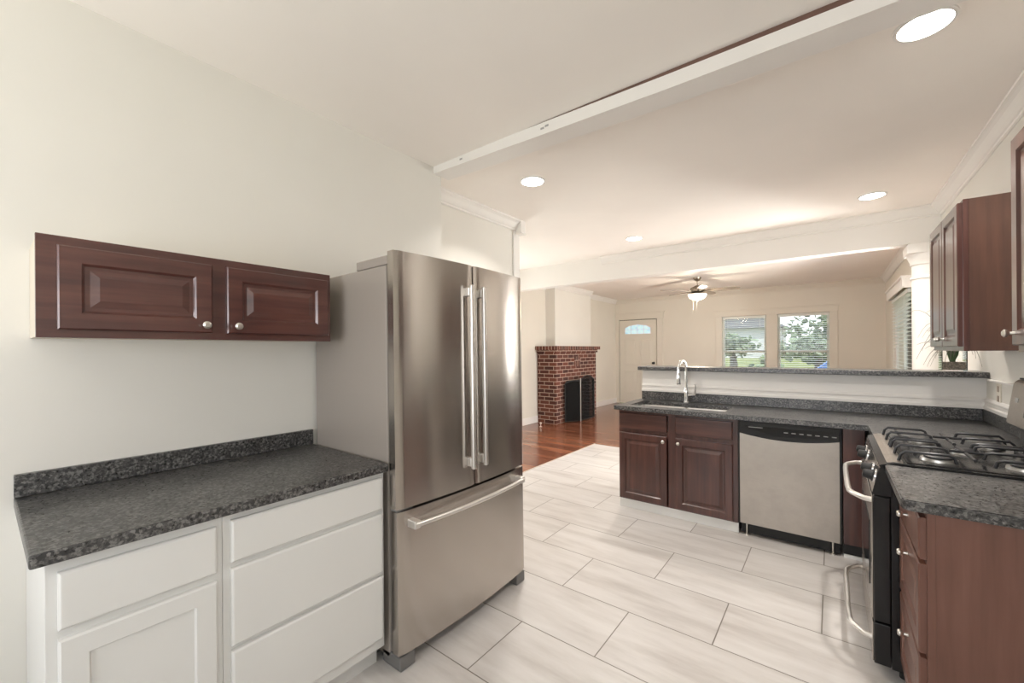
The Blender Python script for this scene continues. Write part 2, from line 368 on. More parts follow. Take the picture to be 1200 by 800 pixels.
# sagging ceiling board with a dark brown strip filling the gap above it
pts = [(-2.222, 2.66, 2.722), (-1.4, 2.638, 2.706), (-.6, 2.622, 2.690), (.1, 2.618, 2.682), (.82, 2.616, 2.680)]
b = bmesh.new(); rings = []
for x, z0, z1 in pts:
    rings.append([b.verts.new((x, y, z)) for y, z in ((1.98, z0), (2.125, z0), (2.125, CZ), (2.0, CZ), (2.0, z1), (1.98, z1))])
for i in range(len(rings)-1):
    for k in range(6): b.faces.new((rings[i][k], rings[i][(k+1) % 6], rings[i+1][(k+1) % 6], rings[i+1][k]))
b.faces.new(rings[0]); b.faces.new(rings[-1]); bmesh.ops.recalc_face_normals(b, faces=b.faces)
beam = struct(MB().add(b), 'beam_ceiling', 'trim')
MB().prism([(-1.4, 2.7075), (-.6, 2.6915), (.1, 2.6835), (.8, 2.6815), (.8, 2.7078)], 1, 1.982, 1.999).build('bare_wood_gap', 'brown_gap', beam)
for k, (x, z) in enumerate(((-1.95, 2.685), (-1.3, 2.672), (-1.27, 2.678))):
    MB().box(x-.012, x+.012, 1.979, 1.9805, z-.006, z+.005).build('chipped_paint', 'grey_mark', beam)
# casing at the end of the recessed wall and its loose crown return
sbox('trim_12', 'trim', -2.58, -2.565, 3.36, 3.46, 0, 2.63, bev=.003)
struct(MB().box(-2.58, -2.50, 3.40, 3.475, 2.61, CZ, .004).box(-2.583, -2.49, 3.39, 3.48, 2.60, 2.615, .002), 'trim_13', 'trim')

# baseboards in the living room
sbox('baseboard_left', 'trim', XLL, XLL+.018, 2.9, 7.05, 0, .13, bev=.003)
sbox('baseboard_left_far', 'trim', XLL, XLL+.018, 8.6, YF, 0, .13, bev=.003)
sbox('baseboard_far', 'trim', XLL, -4.64, YF-.018, YF, 0, .13, bev=.003)
sbox('baseboard_far_right', 'trim', -3.29, XR, YF-.018, YF, 0, .13, bev=.003)
sbox('baseboard_right', 'trim', XR-.018, XR, 5.75, YF, 0, .13, bev=.003)

# pony wall under the raised bar, with moulding
sbox('wall_pony', 'trim', -1.515, XR, 4.12, 4.26, 0, 1.20)
def mould(name, axis, c, sgn, lo, hi, z0):
    pr = [(0, 0), (.020, 0), (.020, .018), (.012, .026), (.012, .046), (.018, .052), (.018, .060), (.006, .072), (0, .074)]
    return struct(MB().prism([(c+sgn*a, z0+b) for a, b in pr], axis, lo, hi), name, 'trim')
mould('trim_14', 0, 4.12, -1, -1.515, XR, .992); mould('trim_15', 1, XR, -1, 3.13, 4.12, .992)
struct(MB().box(XR-.018, XR, 2.2, 4.02, 1.182, 1.196, .003), 'trim_16', 'trim')

# engaged round column under the header
cx_, cy_ = .722, 5.56
col = struct(MB().lathe((cx_, cy_, 0), [(.10, 0), (.10, 2.19)], 40).lathe((cx_, cy_, 0), [(.10, 2.06), (.112, 2.064), (.112, 2.082), (.10, 2.088)], 40), 'column_round', 'trim', smooth=True)
MB().lathe((cx_, cy_, 0), [(.10, 2.19), (.112, 2.20), (.112, 2.225), (.12, 2.24), (.132, 2.275), (.138, 2.30)], 40).box(cx_-.145, XR-.002, cy_-.145, cy_+.145, 2.30, HZ-.02, .006).box(cx_-.125, XR-.002, cy_-.125, cy_+.125, HZ-.02, HZ).build('capital', 'trim', col, smooth=True)
MB().box(cx_-.14, XR-.002, cy_-.14, cy_+.14, 0, .08, .004).lathe((cx_, cy_, 0), [(.13, .08), (.135, .1), (.12, .12), (.105, .14)], 40).build('plinth', 'trim', col, smooth=True)

# ------------------------------------------------------------------ door and visible windows of the living room
def fX(x): return lambda u, v, h: (x+h, u, v)          # faces +x
def fXn(x): return lambda u, v, h: (x-h, u, v)         # faces -x
def fYn(y): return lambda u, v, h: (u, y-h, v)         # faces -y
dr = struct(MB().panel(fYn(YF+.05), -4.476, -3.496, .006, 2.184, [(0, 0), (0, .043), (.002, .045), (.45, .045)]), 'door_1', 'livingwall')
for (u0, u1) in ((-4.36, -4.04), (-3.93, -3.61)):
    for (v0, v1) in ((.25, .85), (1.0, 1.68)):
        MB().panel(fYn(YF+.006), u0, u1, v0, v1, [(0, 0), (0, .004), (.012, .010), (.03, .004), (.05, .010)]).build('door_panel', 'livingwall', dr)
fan = [(-4.31, 1.83), (-3.65, 1.83), (-3.65, 1.97), (-3.76, 2.03), (-3.98, 2.06), (-4.20, 2.03), (-4.31, 1.97)]
def grow(p, k): 
    c = (-3.98, 1.93); return [(c[0]+(a-c[0])*(1+k), c[1]+(b_-c[1])*(1+k*2.5)) for a, b_ in p]
MB().prism(grow(fan, .06), 1, YF-.012, YF+.01).build('glass_frame', 'trim', dr)
gl = emis('daylit_leaded_glass', (.45, .72, .85), .0)
bsdf(gl).inputs['Roughness'].default_value = .08
v = coords(gl); vo = nd(gl, 'ShaderNodeTexVoronoi'); vo.inputs['Scale'].default_value = 11; ln(gl, v, vo.inputs['Vector'])
c = ramp(gl, vo.outputs['Distance'], [(.1, (.25, .5, .72)), (.45, (.6, .82, .9)), (.8, (.95, 1, 1))]); ln(gl, c, bsdf(gl).inputs['Emission Color']); bsdf(gl).inputs['Emission Strength'].default_value = .34  # emission in the glass colour stands in for daylight outside
MB().prism(fan, 1, YF-.018, YF-.012).build('fan_light_glass', gl, dr)
lead = MB()
for x in (-4.15, -3.98, -3.81): lead.box(x-.006, x+.006, YF-.022, YF-.018, 1.83, 2.04)
lead.box(-4.31, -3.65, YF-.022, YF-.018, 1.93, 1.94).build('glass_lead', 'white_gloss', dr)
MB().lathe((-3.565, YF+.005, 1.07), [(.032, 0), (.032, -.008), (.012, -.012), (.012, -.04), (.03, -.05), (.03, -.07), (.012, -.082)], 20, 1).build('door_knob', 'blackmatte', dr, smooth=True)
MB().box(-4.488, -4.477, YF+.03, YF+.05, .002, 2.196).box(-3.495, -3.482, YF+.03, YF+.05, .002, 2.196).box(-4.477, -3.495, YF+.03, YF+.05, 2.185, 2.196).build('weather_strip', 'blackmatte', dr)  # black strips added to darken the leaf gap and block outside light
cas = MB().box(-4.64, -4.49, YF-.02, YF, 0, 2.20, .004).box(-3.48, -3.33, YF-.02, YF, 0, 2.20, .004).box(-4.66, -3.31, YF-.024, YF, 2.20, 2.35, .004).box(-4.68, -3.29, YF-.035, YF, 2.35, 2.375, .004)
struct(cas, 'trim_17', 'livingwall')
wc = MB()
for a, b_ in ((-2.12, -1.99), (-1.114, -.91), (-.024, .106)): wc.box(a, b_, YF-.02, YF, .72, 2.15, .004)
wc.box(-2.13, .116, YF-.024, YF, 2.15, 2.27, .004); wc.box(-2.15, .136, YF-.036, YF, 2.27, 2.29, .004); wc.box(-2.15, .136, YF-.05, YF, .69, .72, .004)
struct(wc, 'trim_18', 'livingwall')
def sash_window(n, a0, a1, z0, z1):
    y0, y1 = YF+.06, YF+.12; mb = MB()
    for c0, c1, q0, q1 in ((a0, a0+.045, z0, z1), (a1-.045, a1, z0, z1), (a0+.045, a1-.045, z0, z0+.05), (a0+.045, a1-.045, z1-.045, z1)): mb.box(c0, c1, y0, y1, q0, q1)
    mb.box(a0+.045, a1-.045, y0+.005, y1-.01, 1.335, 1.385)
    fr = struct(mb, 'window_%d' % n, 'vinyl')
    MB().box(a0+.045, a1-.045, y0+.03, y0+.036, z0+.05, 1.335).build('window_pane', 'glass', fr)
    MB().box(a0+.045, a1-.045, y0+.04, y0+.046, 1.385, z1-.045).build('window_pane', 'glass', fr)
sash_window(1, -1.99, -1.114, .78, 2.15); sash_window(2, -.91, -.024, .78, 2.15)
def blind(a0, a1, label, z_to):
    yc = YF+.028; t = thing('window_blind', ((a0+a1)/2, yc, 2.15), label, 'window blind', 'blinds of the far windows')
    MB().box(a0+.01, a1-.01, yc-.025, yc+.025, 2.09, 2.145, .003).build('headrail', 'vinyl', t)
    sl = MB(); z = 2.065
    while z > z_to+.05:
        b = bmesh.new(); bmesh.ops.create_cube(b, size=1)
        sl.add(b, Matrix.Translation(((a0+a1)/2, yc, z)) @ Matrix.Rotation(math.radians(14), 4, 'X') @ Matrix.Diagonal((a1-a0-.03, .048, .0025, 1))); z -= .043
    sl.build('slats', 'vinyl', t)
    MB().box(a0+.012, a1-.012, yc-.024, yc+.024, z_to, z_to+.02, .003).build('bottom_rail', 'vinyl', t)
    for x in (a0+.12, a1-.12): MB().box(x-.002, x+.002, yc-.027, yc-.026, z_to, 2.09).build('lift_cord', 'vinyl', t)
    MB().tube([(a0+.09, yc-.035, 2.09), (a0+.088, yc-.036, 1.35)], .004, 6).build('tilt_wand', 'grey_mark', t)
blind(-1.99, -1.114, 'white slatted blind in the left far window, nearer the front door', .84)
blind(-.91, -.024, 'white slatted blind in the right far window, showing the blue car', .84)
# window of the right living wall, blind and cornice
mb = MB()
for c0, c1, q0, q1 in ((7.0, 7.05, .8, 2.16), (8.65, 8.7, .8, 2.16), (7.05, 8.65, .8, .85), (7.05, 8.65, 2.11, 2.16), (7.83, 7.88, .85, 2.11)): mb.box(XR+.06, XR+.11, c0, c1, q0, q1)
w3 = struct(mb, 'window_3', 'vinyl')
MB().box(XR+.08, XR+.085, 7.05, 7.83, .85, 2.11).build('window_pane', 'glass', w3); MB().box(XR+.08, XR+.085, 7.88, 8.65, .85, 2.11).build('window_pane', 'glass', w3)
struct(MB().box(XR-.02, XR, 8.70, 8.82, .7, 2.16, .003).box(XR-.02, XR, 6.88, 7.0, .7, 2.16, .003).box(XR-.05, XR, 6.85, 8.86, .66, .70, .003), 'trim_19', 'trim')
cn = thing('window_cornice', (XR, 7.85, 2.14), 'cream boxed cornice over the side window beside the column', 'cornice')
MB().box(XR-.13, XR-.115, 6.90, 8.72, 2.14, 2.26, .002).box(XR-.115, XR, 6.90, 6.915, 2.14, 2.26, .002).box(XR-.115, XR, 8.705, 8.72, 2.14, 2.26, .002).build('fascia', 'trim', cn)
MB().box(XR-.15, XR, 6.88, 8.74, 2.26, 2.285, .004).build('top_board', 'trim', cn)
t = thing('window_blind', (XR-.05, 7.85, 2.14), 'white slatted blind on the side window beyond the column', 'window blind')
MB().box(XR-.075, XR-.022, 7.01, 8.69, 2.09, 2.14, .003).build('headrail', 'vinyl', t)
sl = MB(); z = 2.06
while z > .9:
    b = bmesh.new(); bmesh.ops.create_cube(b, size=1)
    sl.add(b, Matrix.Translation((XR-.05, 7.85, z)) @ Matrix.Rotation(math.radians(8), 4, 'Y') @ Matrix.Diagonal((.048, 1.66, .003, 1))); z -= .05
sl.build('slats', 'vinyl', t)
MB().box(XR-.074, XR-.026, 7.02, 8.68, .86, .88, .003).build('bottom_rail', 'vinyl', t)
for y in (7.3, 7.85, 8.4): MB().box(XR-.078, XR-.076, y-.012, y+.012, .87, 2.09).build('ladder_tape', 'vinyl', t)

# ------------------------------------------------------------------ chimney breast and fireplace
sbox('wall_chimney_breast', 'wall', XLL, -4.36, 7.05, 8.6, 0, CZ)
fp = thing('fireplace', (-4.26, 7.65, 0), 'red brick fireplace with corbelled mantel against the chimney breast', 'fireplace')
FX0, FX1, FY0, FY1 = -4.359, -4.15, 6.72, 8.42
side = MB().box(FX0-.2, FX1, FY0, 7.049, 0, 1.36)            # left pier reaches past the breast corner
side.box(FX0, FX1, 7.049, 7.10, 0, 1.36).box(FX0, FX1, 8.08, FY1, 0, 1.36).box(FX0, FX1, 7.10, 8.08, .80, 1.36)
side.build('brick_surround', 'brick', fp)
MB().box(FX0-.2, FX1+.03, FY0-.03, 7.049, 1.36, 1.42).box(FX0, FX1+.03, 7.049, FY1+.03, 1.36, 1.42).build('corbel_course', 'brick', fp)
MB().box(FX0-.2, FX1+.07, FY0-.075, 7.049, 1.42, 1.49).box(FX0, FX1+.07, 7.049, FY1+.075, 1.42, 1.49).build('mantel', 'rowlock', fp)
MB().box(FX1, FX1+.012, 7.45, 7.68, 1.08, 1.28).build('brick_emblem', 'rowlock', fp)
MB().box(FX0+.001, FX0+.01, 7.10, 8.08, 0, .8).build('firebox', 'blackmatte', fp)
scn = thing('fireplace_screen', (-4.0, 7.6, 0), 'black three-panel mesh fire screen standing before the brick fireplace', 'fire screen')
meshm = mat('black_wire_mesh', (.004, .004, .004), .9)
nt = meshm.node_tree; tr = nd(meshm, 'ShaderNodeBsdfTransparent'); mxs = nd(meshm, 'ShaderNodeMixShader'); mxs.inputs[0].default_value = .42
out = [n for n in nt.nodes if n.type == 'OUTPUT_MATERIAL'][0]; ln(meshm, bsdf(meshm).outputs[0], mxs.inputs[1]); ln(meshm, tr.outputs[0], mxs.inputs[2]); ln(meshm, mxs.outputs[0], out.inputs[0])
def scr_panel(p0, p1, h0, h1, arch):
    (xa, ya), (xb, yb) = p0, p1; N = 12; top = []
    for i in range(N+1):
        s = i/N; top.append((xa+(xb-xa)*s, ya+(yb-ya)*s, h0+(h1-h0)*s+arch*math.sin(PI*s)))
    loop = [(xa, ya, .02)]+top+[(xb, yb, .02), (xa, ya, .02)]
    fr = MB().tube(loop, .011, 8).build('screen_frame', 'blackmatte', scn, smooth=True)
    b = bmesh.new(); nrm = Vector((yb-ya, xa-xb, 0)).normalized()*.002
    A = [b.verts.new(Vector(p)+nrm) for p in loop[:-1]]; B = [b.verts.new(Vector(p)-nrm) for p in loop[:-1]]
    b.faces.new(A); b.faces.new(B[::-1])
    for i in range(len(A)): b.faces.new((A[i], B[i], B[(i+1) % len(A)], A[(i+1) % len(A)]))
    bmesh.ops.recalc_face_normals(b, faces=b.faces)
    MB().add(b).build('wire_mesh', meshm, fr)
scr_panel((-4.10, 6.98), (-3.92, 7.25), .76, .80, .03); scr_panel((-3.92, 7.25), (-3.92, 7.86), .80, .80, .10); scr_panel((-3.92, 7.86), (-4.08, 8.12), .80, .76, .03)
MB().tube([(-3.905, 7.25, .0), (-3.905, 7.25, .86)], .009, 8).build('hinge_post', 'steel_bright', scn)
# small wall fittings
def plate(name, x, y, z, w_, h_, label, cat, face, slots=1):
    if face == '-x': o = MB().panel(fXn(x), y-w_/2, y+w_/2, z-h_/2, z+h_/2, [(0, 0), (0, .003), (.003, .006), (.01, .006)]).build(name, 'outlet', None)
    elif face == '+x': o = MB().panel(fX(x), y-w_/2, y+w_/2, z-h_/2, z+h_/2, [(0, 0), (0, .003), (.003, .006), (.01, .006)]).build(name, 'outlet', None)
    else: o = MB().panel(fYn(y), x-w_/2, x+w_/2, z-h_/2, z+h_/2, [(0, 0), (0, .003), (.003, .006), (.01, .006)]).build(name, 'outlet', None)
    o['label'] = label; o['category'] = cat; return o
o = plate('wall_outlet', XR, 3.85, 1.115, .085, .125, 'ivory outlet cover on the kitchen wall between bar and range', 'outlet', '-x')
for z in (1.085, 1.145): MB().box(XR-.009, XR-.006, 3.835, 3.865, z-.018, z+.018, .002).build('receptacle', 'outlet_dark', o)
o = plate('light_switch', -4.70+.12-.15+.0, YF, 1.15, .13, .12, 'cream switch plate on the far wall left of the front door', 'light switch', '-y')
o.location.x = -4.735+.0
for x in (-4.765, -4.705): MB().box(x-.012, x+.012, YF-.010, YF-.005, 1.12, 1.18, .002).build('toggle', 'outlet', o)
ORG[o] = Vector(o.location)
o = plate('light_switch', XLL, 6.95-.12, 1.34, .09, .13, 'cream switch plate on the wall left of the brick fireplace', 'light switch', '+x')
MB().box(XLL+.006, XLL+.014, 6.82, 6.84, 1.32, 1.36, .002).build('toggle', 'outlet', o)
struct(MB().box(-4.79, -4.765, YF-.015, YF, .13, 1.08, .002).box(-4.69, -4.665, YF-.015, YF, .13, 1.08, .002), 'trim_20', 'livingwall')
ds = thing('door_stop', (-4.25, 6.35, 0), 'small white door stop on the wood floor before the brick fireplace', 'door stop')
MB().lathe((-4.25, 6.35, 0), [(.024, 0), (.024, .006), (.008, .012), (.008, .05)], 16).build('post', 'nickel', ds, smooth=True)
MB().lathe((-4.25, 6.35, 0), [(.014, .05), (.018, .055), (.018, .075), (.010, .085)], 16).build('bumper', 'rubber', ds, smooth=True)

# ------------------------------------------------------------------ ceiling lamps and fan
LT = [(.314, 2.402, 'large lit downlight in the ceiling nearest the camera, upper right'), (-1.857, 2.683, 'lit downlight in the ceiling just behind the refrigerator top'),
      (.291, 4.799, 'lit downlight close to the right wall above the wall cabinets'), (-1.86, 4.811, 'lit downlight in the ceiling before the header, above the fireplace side')]
dl = None
for i, (x, y, lab) in enumerate(LT):
    if dl is None:
        dl = thing('recessed_light', (x, y, CZ), lab, 'ceiling light', 'recessed ceiling downlights'); o = dl
        MB().lathe((x, y, CZ), [(.086, -.004), (.086, -.009), (.090, -.010), (.099, -.006), (.100, 0)], 40, cap=False).build('trim_ring', 'white_gloss', dl, smooth=True)
        MB().lathe((x, y, CZ), [(.0862, -.001), (.0862, -.006), (.07, -.0075)], 40).build('lens', 'lamp', dl, smooth=True)
    else:
        o = copy_tree(dl); o.location = (x, y, CZ); o['label'] = lab
    L = light('downlight_lamp', 'AREA', (x, y, CZ-.02), 9, (1, .95, .89), (0, 0, 0), shape='DISK', size=.13, spread=math.radians(125))
fx, fy = -1.96, 8.17
ft = thing('ceiling_fan', (fx, fy, CZ), 'five-blade ceiling fan with a lit frosted bowl in the living room', 'ceiling fan')
MB().lathe((fx, fy, CZ), [(.07, 0), (.068, -.02), (.045, -.055), (.02, -.07)], 28).build('canopy', 'bronze', ft, smooth=True)
MB().tube([(fx, fy, CZ-.06), (fx, fy, CZ-.17)], .011, 12).build('downrod', 'bronze', ft, smooth=True)
MB().lathe((fx, fy, CZ), [(.03, -.15), (.055, -.165), (.11, -.19), (.125, -.22), (.12, -.26), (.09, -.28), (.06, -.285)], 32).build('motor_housing', 'bronze', ft, smooth=True)
for k in range(5):
    a = YAW+math.radians(180+72*k+4); R_ = Matrix.Translation((fx, fy, CZ-.245)) @ Matrix.Rotation(a, 4, 'Z') @ Matrix.Rotation(math.radians(-11), 4, 'X')
    b = bmesh.new(); o2 = [(.17, -.045), (.30, -.058), (.55, -.066), (.66, -.055), (.70, -.02), (.70, .02), (.66, .055), (.55, .066), (.30, .058), (.17, .045)]
    A = [b.verts.new((p[0], p[1], .004)) for p in o2]; B = [b.verts.new((p[0], p[1], -.004)) for p in o2]
    b.faces.new(A); b.faces.new(B[::-1])
    for i in range(len(A)): b.faces.new((A[i], B[i], B[(i+1) % len(A)], A[(i+1) % len(A)]))
    bmesh.ops.recalc_face_normals(b, faces=b.faces)
    bl = MB().add(b, R_).build('blade', 'blade', ft)
    b = bmesh.new(); bmesh.ops.create_cube(b, size=1)
    MB().add(b, R_ @ Matrix.Translation((.16, 0, -.007)) @ Matrix.Diagonal((.14, .03, .006, 1))).build('blade_iron', 'bronze', bl)
MB().lathe((fx, fy, CZ), [(.06, -.285), (.155, -.30), (.165, -.31), (.155, -.315)], 32).build('light_kit_rim', 'bronze', ft, smooth=True)
MB().lathe((fx, fy, CZ), [(.16, -.316), (.158, -.335), (.13, -.38), (.08, -.41), (.02, -.42)], 32).build('glass_bowl', 'lampwarm', ft, smooth=True)
MB().lathe((fx, fy, CZ), [(.015, -.42), (.02, -.43), (.006, -.445)], 16).build('finial', 'bronze', ft, smooth=True)
for dx in (.03, -.03): MB().tube([(fx+dx, fy-.03, CZ-.28), (fx+dx, fy-.17, CZ-.32), (fx+dx, fy-.172, CZ-.62)], .0015, 6).build('pull_chain', 'nickel', ft)
light('fan_lamp', 'POINT', (fx, fy, CZ-.50), 22, (1, .88, .72), shadow_soft_size=.12)

# ------------------------------------------------------------------ cabinet parts
RAISED = [(0, 0), (0, .016), (.004, .020), (.052, .020), (.056, .016), (.060, .011), (.072, .011), (.094, .0185), (.10, .0185)]
SLAB = [(0, 0), (0, .015), (.005, .0195), (.008, .020), (.02, .020)]
def knob(f, u, v, h, parent, m='nickel', r=.014):
    p = lambda d: Vector(f(u, v, d))
    n = (p(1)-p(0)); b = []
    prof = [(.006, h), (.005, h+.012), (.010, h+.016), (r, h+.021), (r, h+.025), (.008, h+.030)]
    mb = MB(); bm_ = bmesh.new(); rings = []; e1 = n.orthogonal().normalized(); e2 = n.cross(e1)
    for rr, hh in prof: rings.append([bm_.verts.new(p(hh)+(e1*math.cos(2*PI*k/20)+e2*math.sin(2*PI*k/20))*rr) for k in range(20)])
    for i in range(len(rings)-1):
        for k in range(20): bm_.faces.new((rings[i][k], rings[i][(k+1) % 20], rings[i+1][(k+1) % 20], rings[i+1][k]))
    bm_.faces.new(rings[0]); bm_.faces.new(rings[-1]); bmesh.ops.recalc_face_normals(bm_, faces=bm_.faces)
    return mb.add(bm_).build('knob', m, parent, smooth=True)

# ------------------------------------------------------------------ left side: white base cabinets, counter, wall cabinet
FXL = -1.575
cab = thing('base_cabinet', (-1.9, .29, 0), 'white base cabinet with one drawer above a panelled door, at far left', 'cabinet', 'white base cabinets')
MB().box(-2.222, FXL, .10, .4845, .1, .874, .002).box(-2.222, FXL-.06, .10, .4845, 0, .1).build('body', 'cabwhite', cab)
MB().panel(fX(FXL), .122, .466, .695, .843, SLAB).build('drawer', 'cabwhite', cab)
MB().panel(fX(FXL), .122, .466, .125, .67, [(0, 0), (0, .015), (.005, .020), (.055, .020), (.060, .012), (.075, .012)]).build('door', 'cabwhite', cab)
cab = thing('base_cabinet', (-1.9, .79, 0), 'white three-drawer base cabinet beside the stainless refrigerator', 'cabinet', 'white base cabinets')
MB().box(-2.222, FXL, .4855, 1.098, .1, .874, .002).box(-2.222, FXL-.06, .4855, 1.098, 0, .1).build('body', 'cabwhite', cab)
for v0, v1 in ((.712, .850), (.437, .692), (.150, .420)): MB().panel(fX(FXL), .506, 1.084, v0, v1, SLAB).build('drawer', 'cabwhite', cab)
MB().box(-2.222, -1.54, .073, 1.102, .875, .910, .005).build('countertop', 'granite', None, label='dark speckled granite countertop on the white base cabinets', category='countertop')
MB().box(-2.222, -2.20, .073, 1.100, .911, .988, .002).build('backsplash', 'granite', None, label='low granite backsplash strip behind the left counter', category='backsplash')
wcab = thing('wall_cabinet', (-2.05, .58, 1.452), 'short dark cherry two-door cabinet hung on the left wall', 'cabinet')
WX = -1.913
MB().box(-2.222, WX-.02, .112, 1.035, 1.456, 1.768).build('carcass', 'rawply', wcab, label='unfinished pale cabinet side')
MB().box(WX-.02, WX, .108, 1.042, 1.452, 1.772, .0015).build('face_frame', 'cherryY', wcab)
d = MB().panel(fX(WX), .152, .558, 1.478, 1.742, RAISED).build('door', 'cherryY', wcab); knob(fX(WX), .533, 1.507, .02, d)
d = MB().panel(fX(WX), .607, 1.024, 1.478, 1.742, RAISED).build('door', 'cherryY', wcab); knob(fX(WX), .640, 1.507, .02, d)

# ------------------------------------------------------------------ refrigerator
fr = thing('refrigerator', (-1.85, 1.58, 0), 'stainless french-door refrigerator with bottom freezer drawer', 'refrigerator')
MB().box(-2.195, -1.56, 1.118, 2.030, .035, 1.788, .006).build('body', 'fridge_side', fr)
MB().box(-1.562, -1.532, 1.135, 2.015, .06, 1.80, .004).build('door_gasket', 'fridge_grey', fr)
def bowed(y0, y1, z0, z1, xb, xf, bow, ya, yb):
    # door block whose front bows slightly between ya and yb
    N = 20; f = []
    for i in range(N+1):
        y = y0+(y1-y0)*i/N; s = (y-ya)/(yb-ya); e = min((y-y0), (y1-y)); rnd = .007*max(0, 1-e/.012)**2
        f.append((xf+bow*(4*s*(1-s))-rnd, y))
    return MB().prism([(xb, y0)]+f+[(xb, y1)], 2, z0, z1)
def fdoor(y0, y1, hy, ya, yb):
    d = bowed(y0, y1, .708, 1.842, -1.532, -1.486, .026, ya, yb).build('door', 'steel', fr, smooth=True)
    h = MB().box(-1.440, -1.418, hy-.011, hy+.011, .80, 1.735, .006)
    h.build('handle', 'steel_bright', d)
    for z in (.835, 1.70): MB().box(-1.480, -1.436, hy-.013, hy+.013, z-.022, z+.022, .004).build('handle_mount', 'steel_bright', d)
    return d
fdoor(1.106, 1.577, 1.535, 1.106, 2.040); fdoor(1.584, 2.040, 1.628, 1.106, 2.040)
dw = bowed(1.112, 2.036, .072, .695, -1.532, -1.486, .024, 1.112, 2.036).build('freezer_drawer', 'steel', fr, smooth=True)
pts = [(-1.435+.028*(4*s*(1-s)), 1.165+.80*s, .640) for s in [i/20 for i in range(21)]]
MB().tube(pts, .0115, 12).build('handle', 'steel_bright', dw, smooth=True)
for y in (1.175, 1.955): MB().box(-1.484, -1.428, y-.016, y+.016, .622, .658, .004).build('handle_mount', 'steel_bright', dw)
MB().box(-1.80, -1.515, 1.120, 1.175, 1.789, 1.832, .005).build('hinge_cover', 'fridge_side', fr)
MB().box(-1.80, -1.515, 1.975, 2.025, 1.789, 1.832, .005).build('hinge_cover', 'fridge_side', fr)
MB().box(-1.535, -1.492, 1.112, 1.20, .6965, .7065, .002).build('center_hinge', 'fridge_grey', fr)
MB().box(-1.60, -1.535, 1.16, 1.99, .025, .068, .003).build('base_grille', 'fridge_grey', fr)
for y0 in (1.118, 1.955): MB().box(-1.62, -1.488, y0, y0+.082, .0, .062, .006).build('foot_cover', 'fridge_grey', fr)
for y0 in (1.14, 1.97): MB().box(-2.18, -2.14, y0, y0+.03, 0, .035).build('rear_foot', 'fridge_grey', fr)
fr.rotation_euler = (0, -math.radians(.45), 0)

# ------------------------------------------------------------------ peninsula
PY = 3.535
cb = thing('base_cabinet', (-1.06, 3.8, 0), 'dark cherry sink base cabinet with two doors and white kick board', 'cabinet')
MB().box(-1.516, -1.498, PY, 4.118, .08, .874).box(-.584, -.566, PY, 4.118, .08, .874).box(-1.498, -.584, PY+.02, 4.118, .08, .10).box(-1.498, -.584, 4.10, 4.118, .1, .874).box(-1.516, -.566, PY+.03, 4.118, 0, .08).build('body', 'cherry', cb)
ff = MB().box(-1.516, -1.49, PY-.001, PY+.02, .08, .874).box(-1.085, -1.025, PY-.001, PY+.02, .08, .874).box(-.60, -.566, PY-.001, PY+.02, .08, .874)
for fa, fb in ((-1.49, -1.085), (-1.025, -.60)):
    for qa, qb in ((.84, .874), (.08, .105), (.655, .715)): ff.box(fa, fb, PY-.001, PY+.02, qa, qb)
ff.build('face_frame', 'cherry', cb)
for (u0, u1, ku) in ((-1.508, -1.092, -1.118), (-1.022, -.600, -.996)):
    MB().panel(fYn(PY-.001), u0, u1, .705, .848, SLAB).build('drawer_front', 'cherryX', cb)
    d = MB().panel(fYn(PY-.001), u0, u1, .090, .672, RAISED).build('door', 'cherry', cb); knob(fYn(PY-.001), ku, .632, .02, d)
MB().box(-1.519, -.566, PY+.012, PY+.030, .0, .078, .003).build('kick_board', 'white_gloss', cb, label='white painted kick board')
fl = thing('base_cabinet', (.115, 3.8, 0), 'narrow dark cherry corner filler panel between dishwasher and range', 'cabinet')
MB().box(.058, .17, PY-.012, PY+.01, .10, .874, .0015).box(.058, .072, PY+.01, 4.118, .10, .874).build('panel', 'cherry', fl)
MB().box(.058, .17, PY+.03, PY+.045, 0, .10).build('toe_kick', 'blackmatte', fl)
MB().box(.058, .17, PY+.012, PY+.03, .0, .022, .002).build('kick_strip', 'white_gloss', fl)
# corner cabinet along the right wall beyond the range
cc = thing('base_cabinet', (.5, 3.35, 0), 'dark cherry corner base cabinet hidden beyond the gas range', 'cabinet')
MB().box(.232, XR-.001, 3.13, 4.118, .1, .874).box(.3, XR-.001, 3.13, 4.118, 0, .1).build('body', 'cherry', cc)
# L-shaped worktop with sink cut-out
SX0, SX1, SY0, SY1 = -1.44, -.665, 3.60, 3.965
ct = MB()
z0, z1 = .875, .910
ct.box(-1.535, SX0, 3.462, 4.119, z0, z1).box(SX0, SX1, 3.462, SY0, z0, z1).box(SX0, SX1, SY1, 4.119, z0, z1).box(SX1, XR-.001, 3.462, 4.119, z0, z1).box(.185, XR-.001, 3.128, 3.462, z0, z1)
ct.build('countertop', 'granite', None, label='dark granite L-shaped worktop of the peninsula, holding the sink', category='countertop', org=(0, 3.8, .875))
MB().box(-1.515, XR-.022, 4.099, 4.119, .911, .990, .002).build('backsplash', 'granite', None, label='granite backsplash strip along the peninsula below the raised bar', category='backsplash')
MB().box(XR-.021, XR-.001, 3.14, 4.119, .911, .990, .002).build('backsplash', 'granite', None, label='granite backsplash strip on the right wall beyond the range', category='backsplash')
MB().box(-1.535, XR-.001, 4.04, 4.36, 1.2005, 1.238, .004).build('bar_top', 'granite', None, label='long dark granite raised bar top on the half wall', category='bar top')
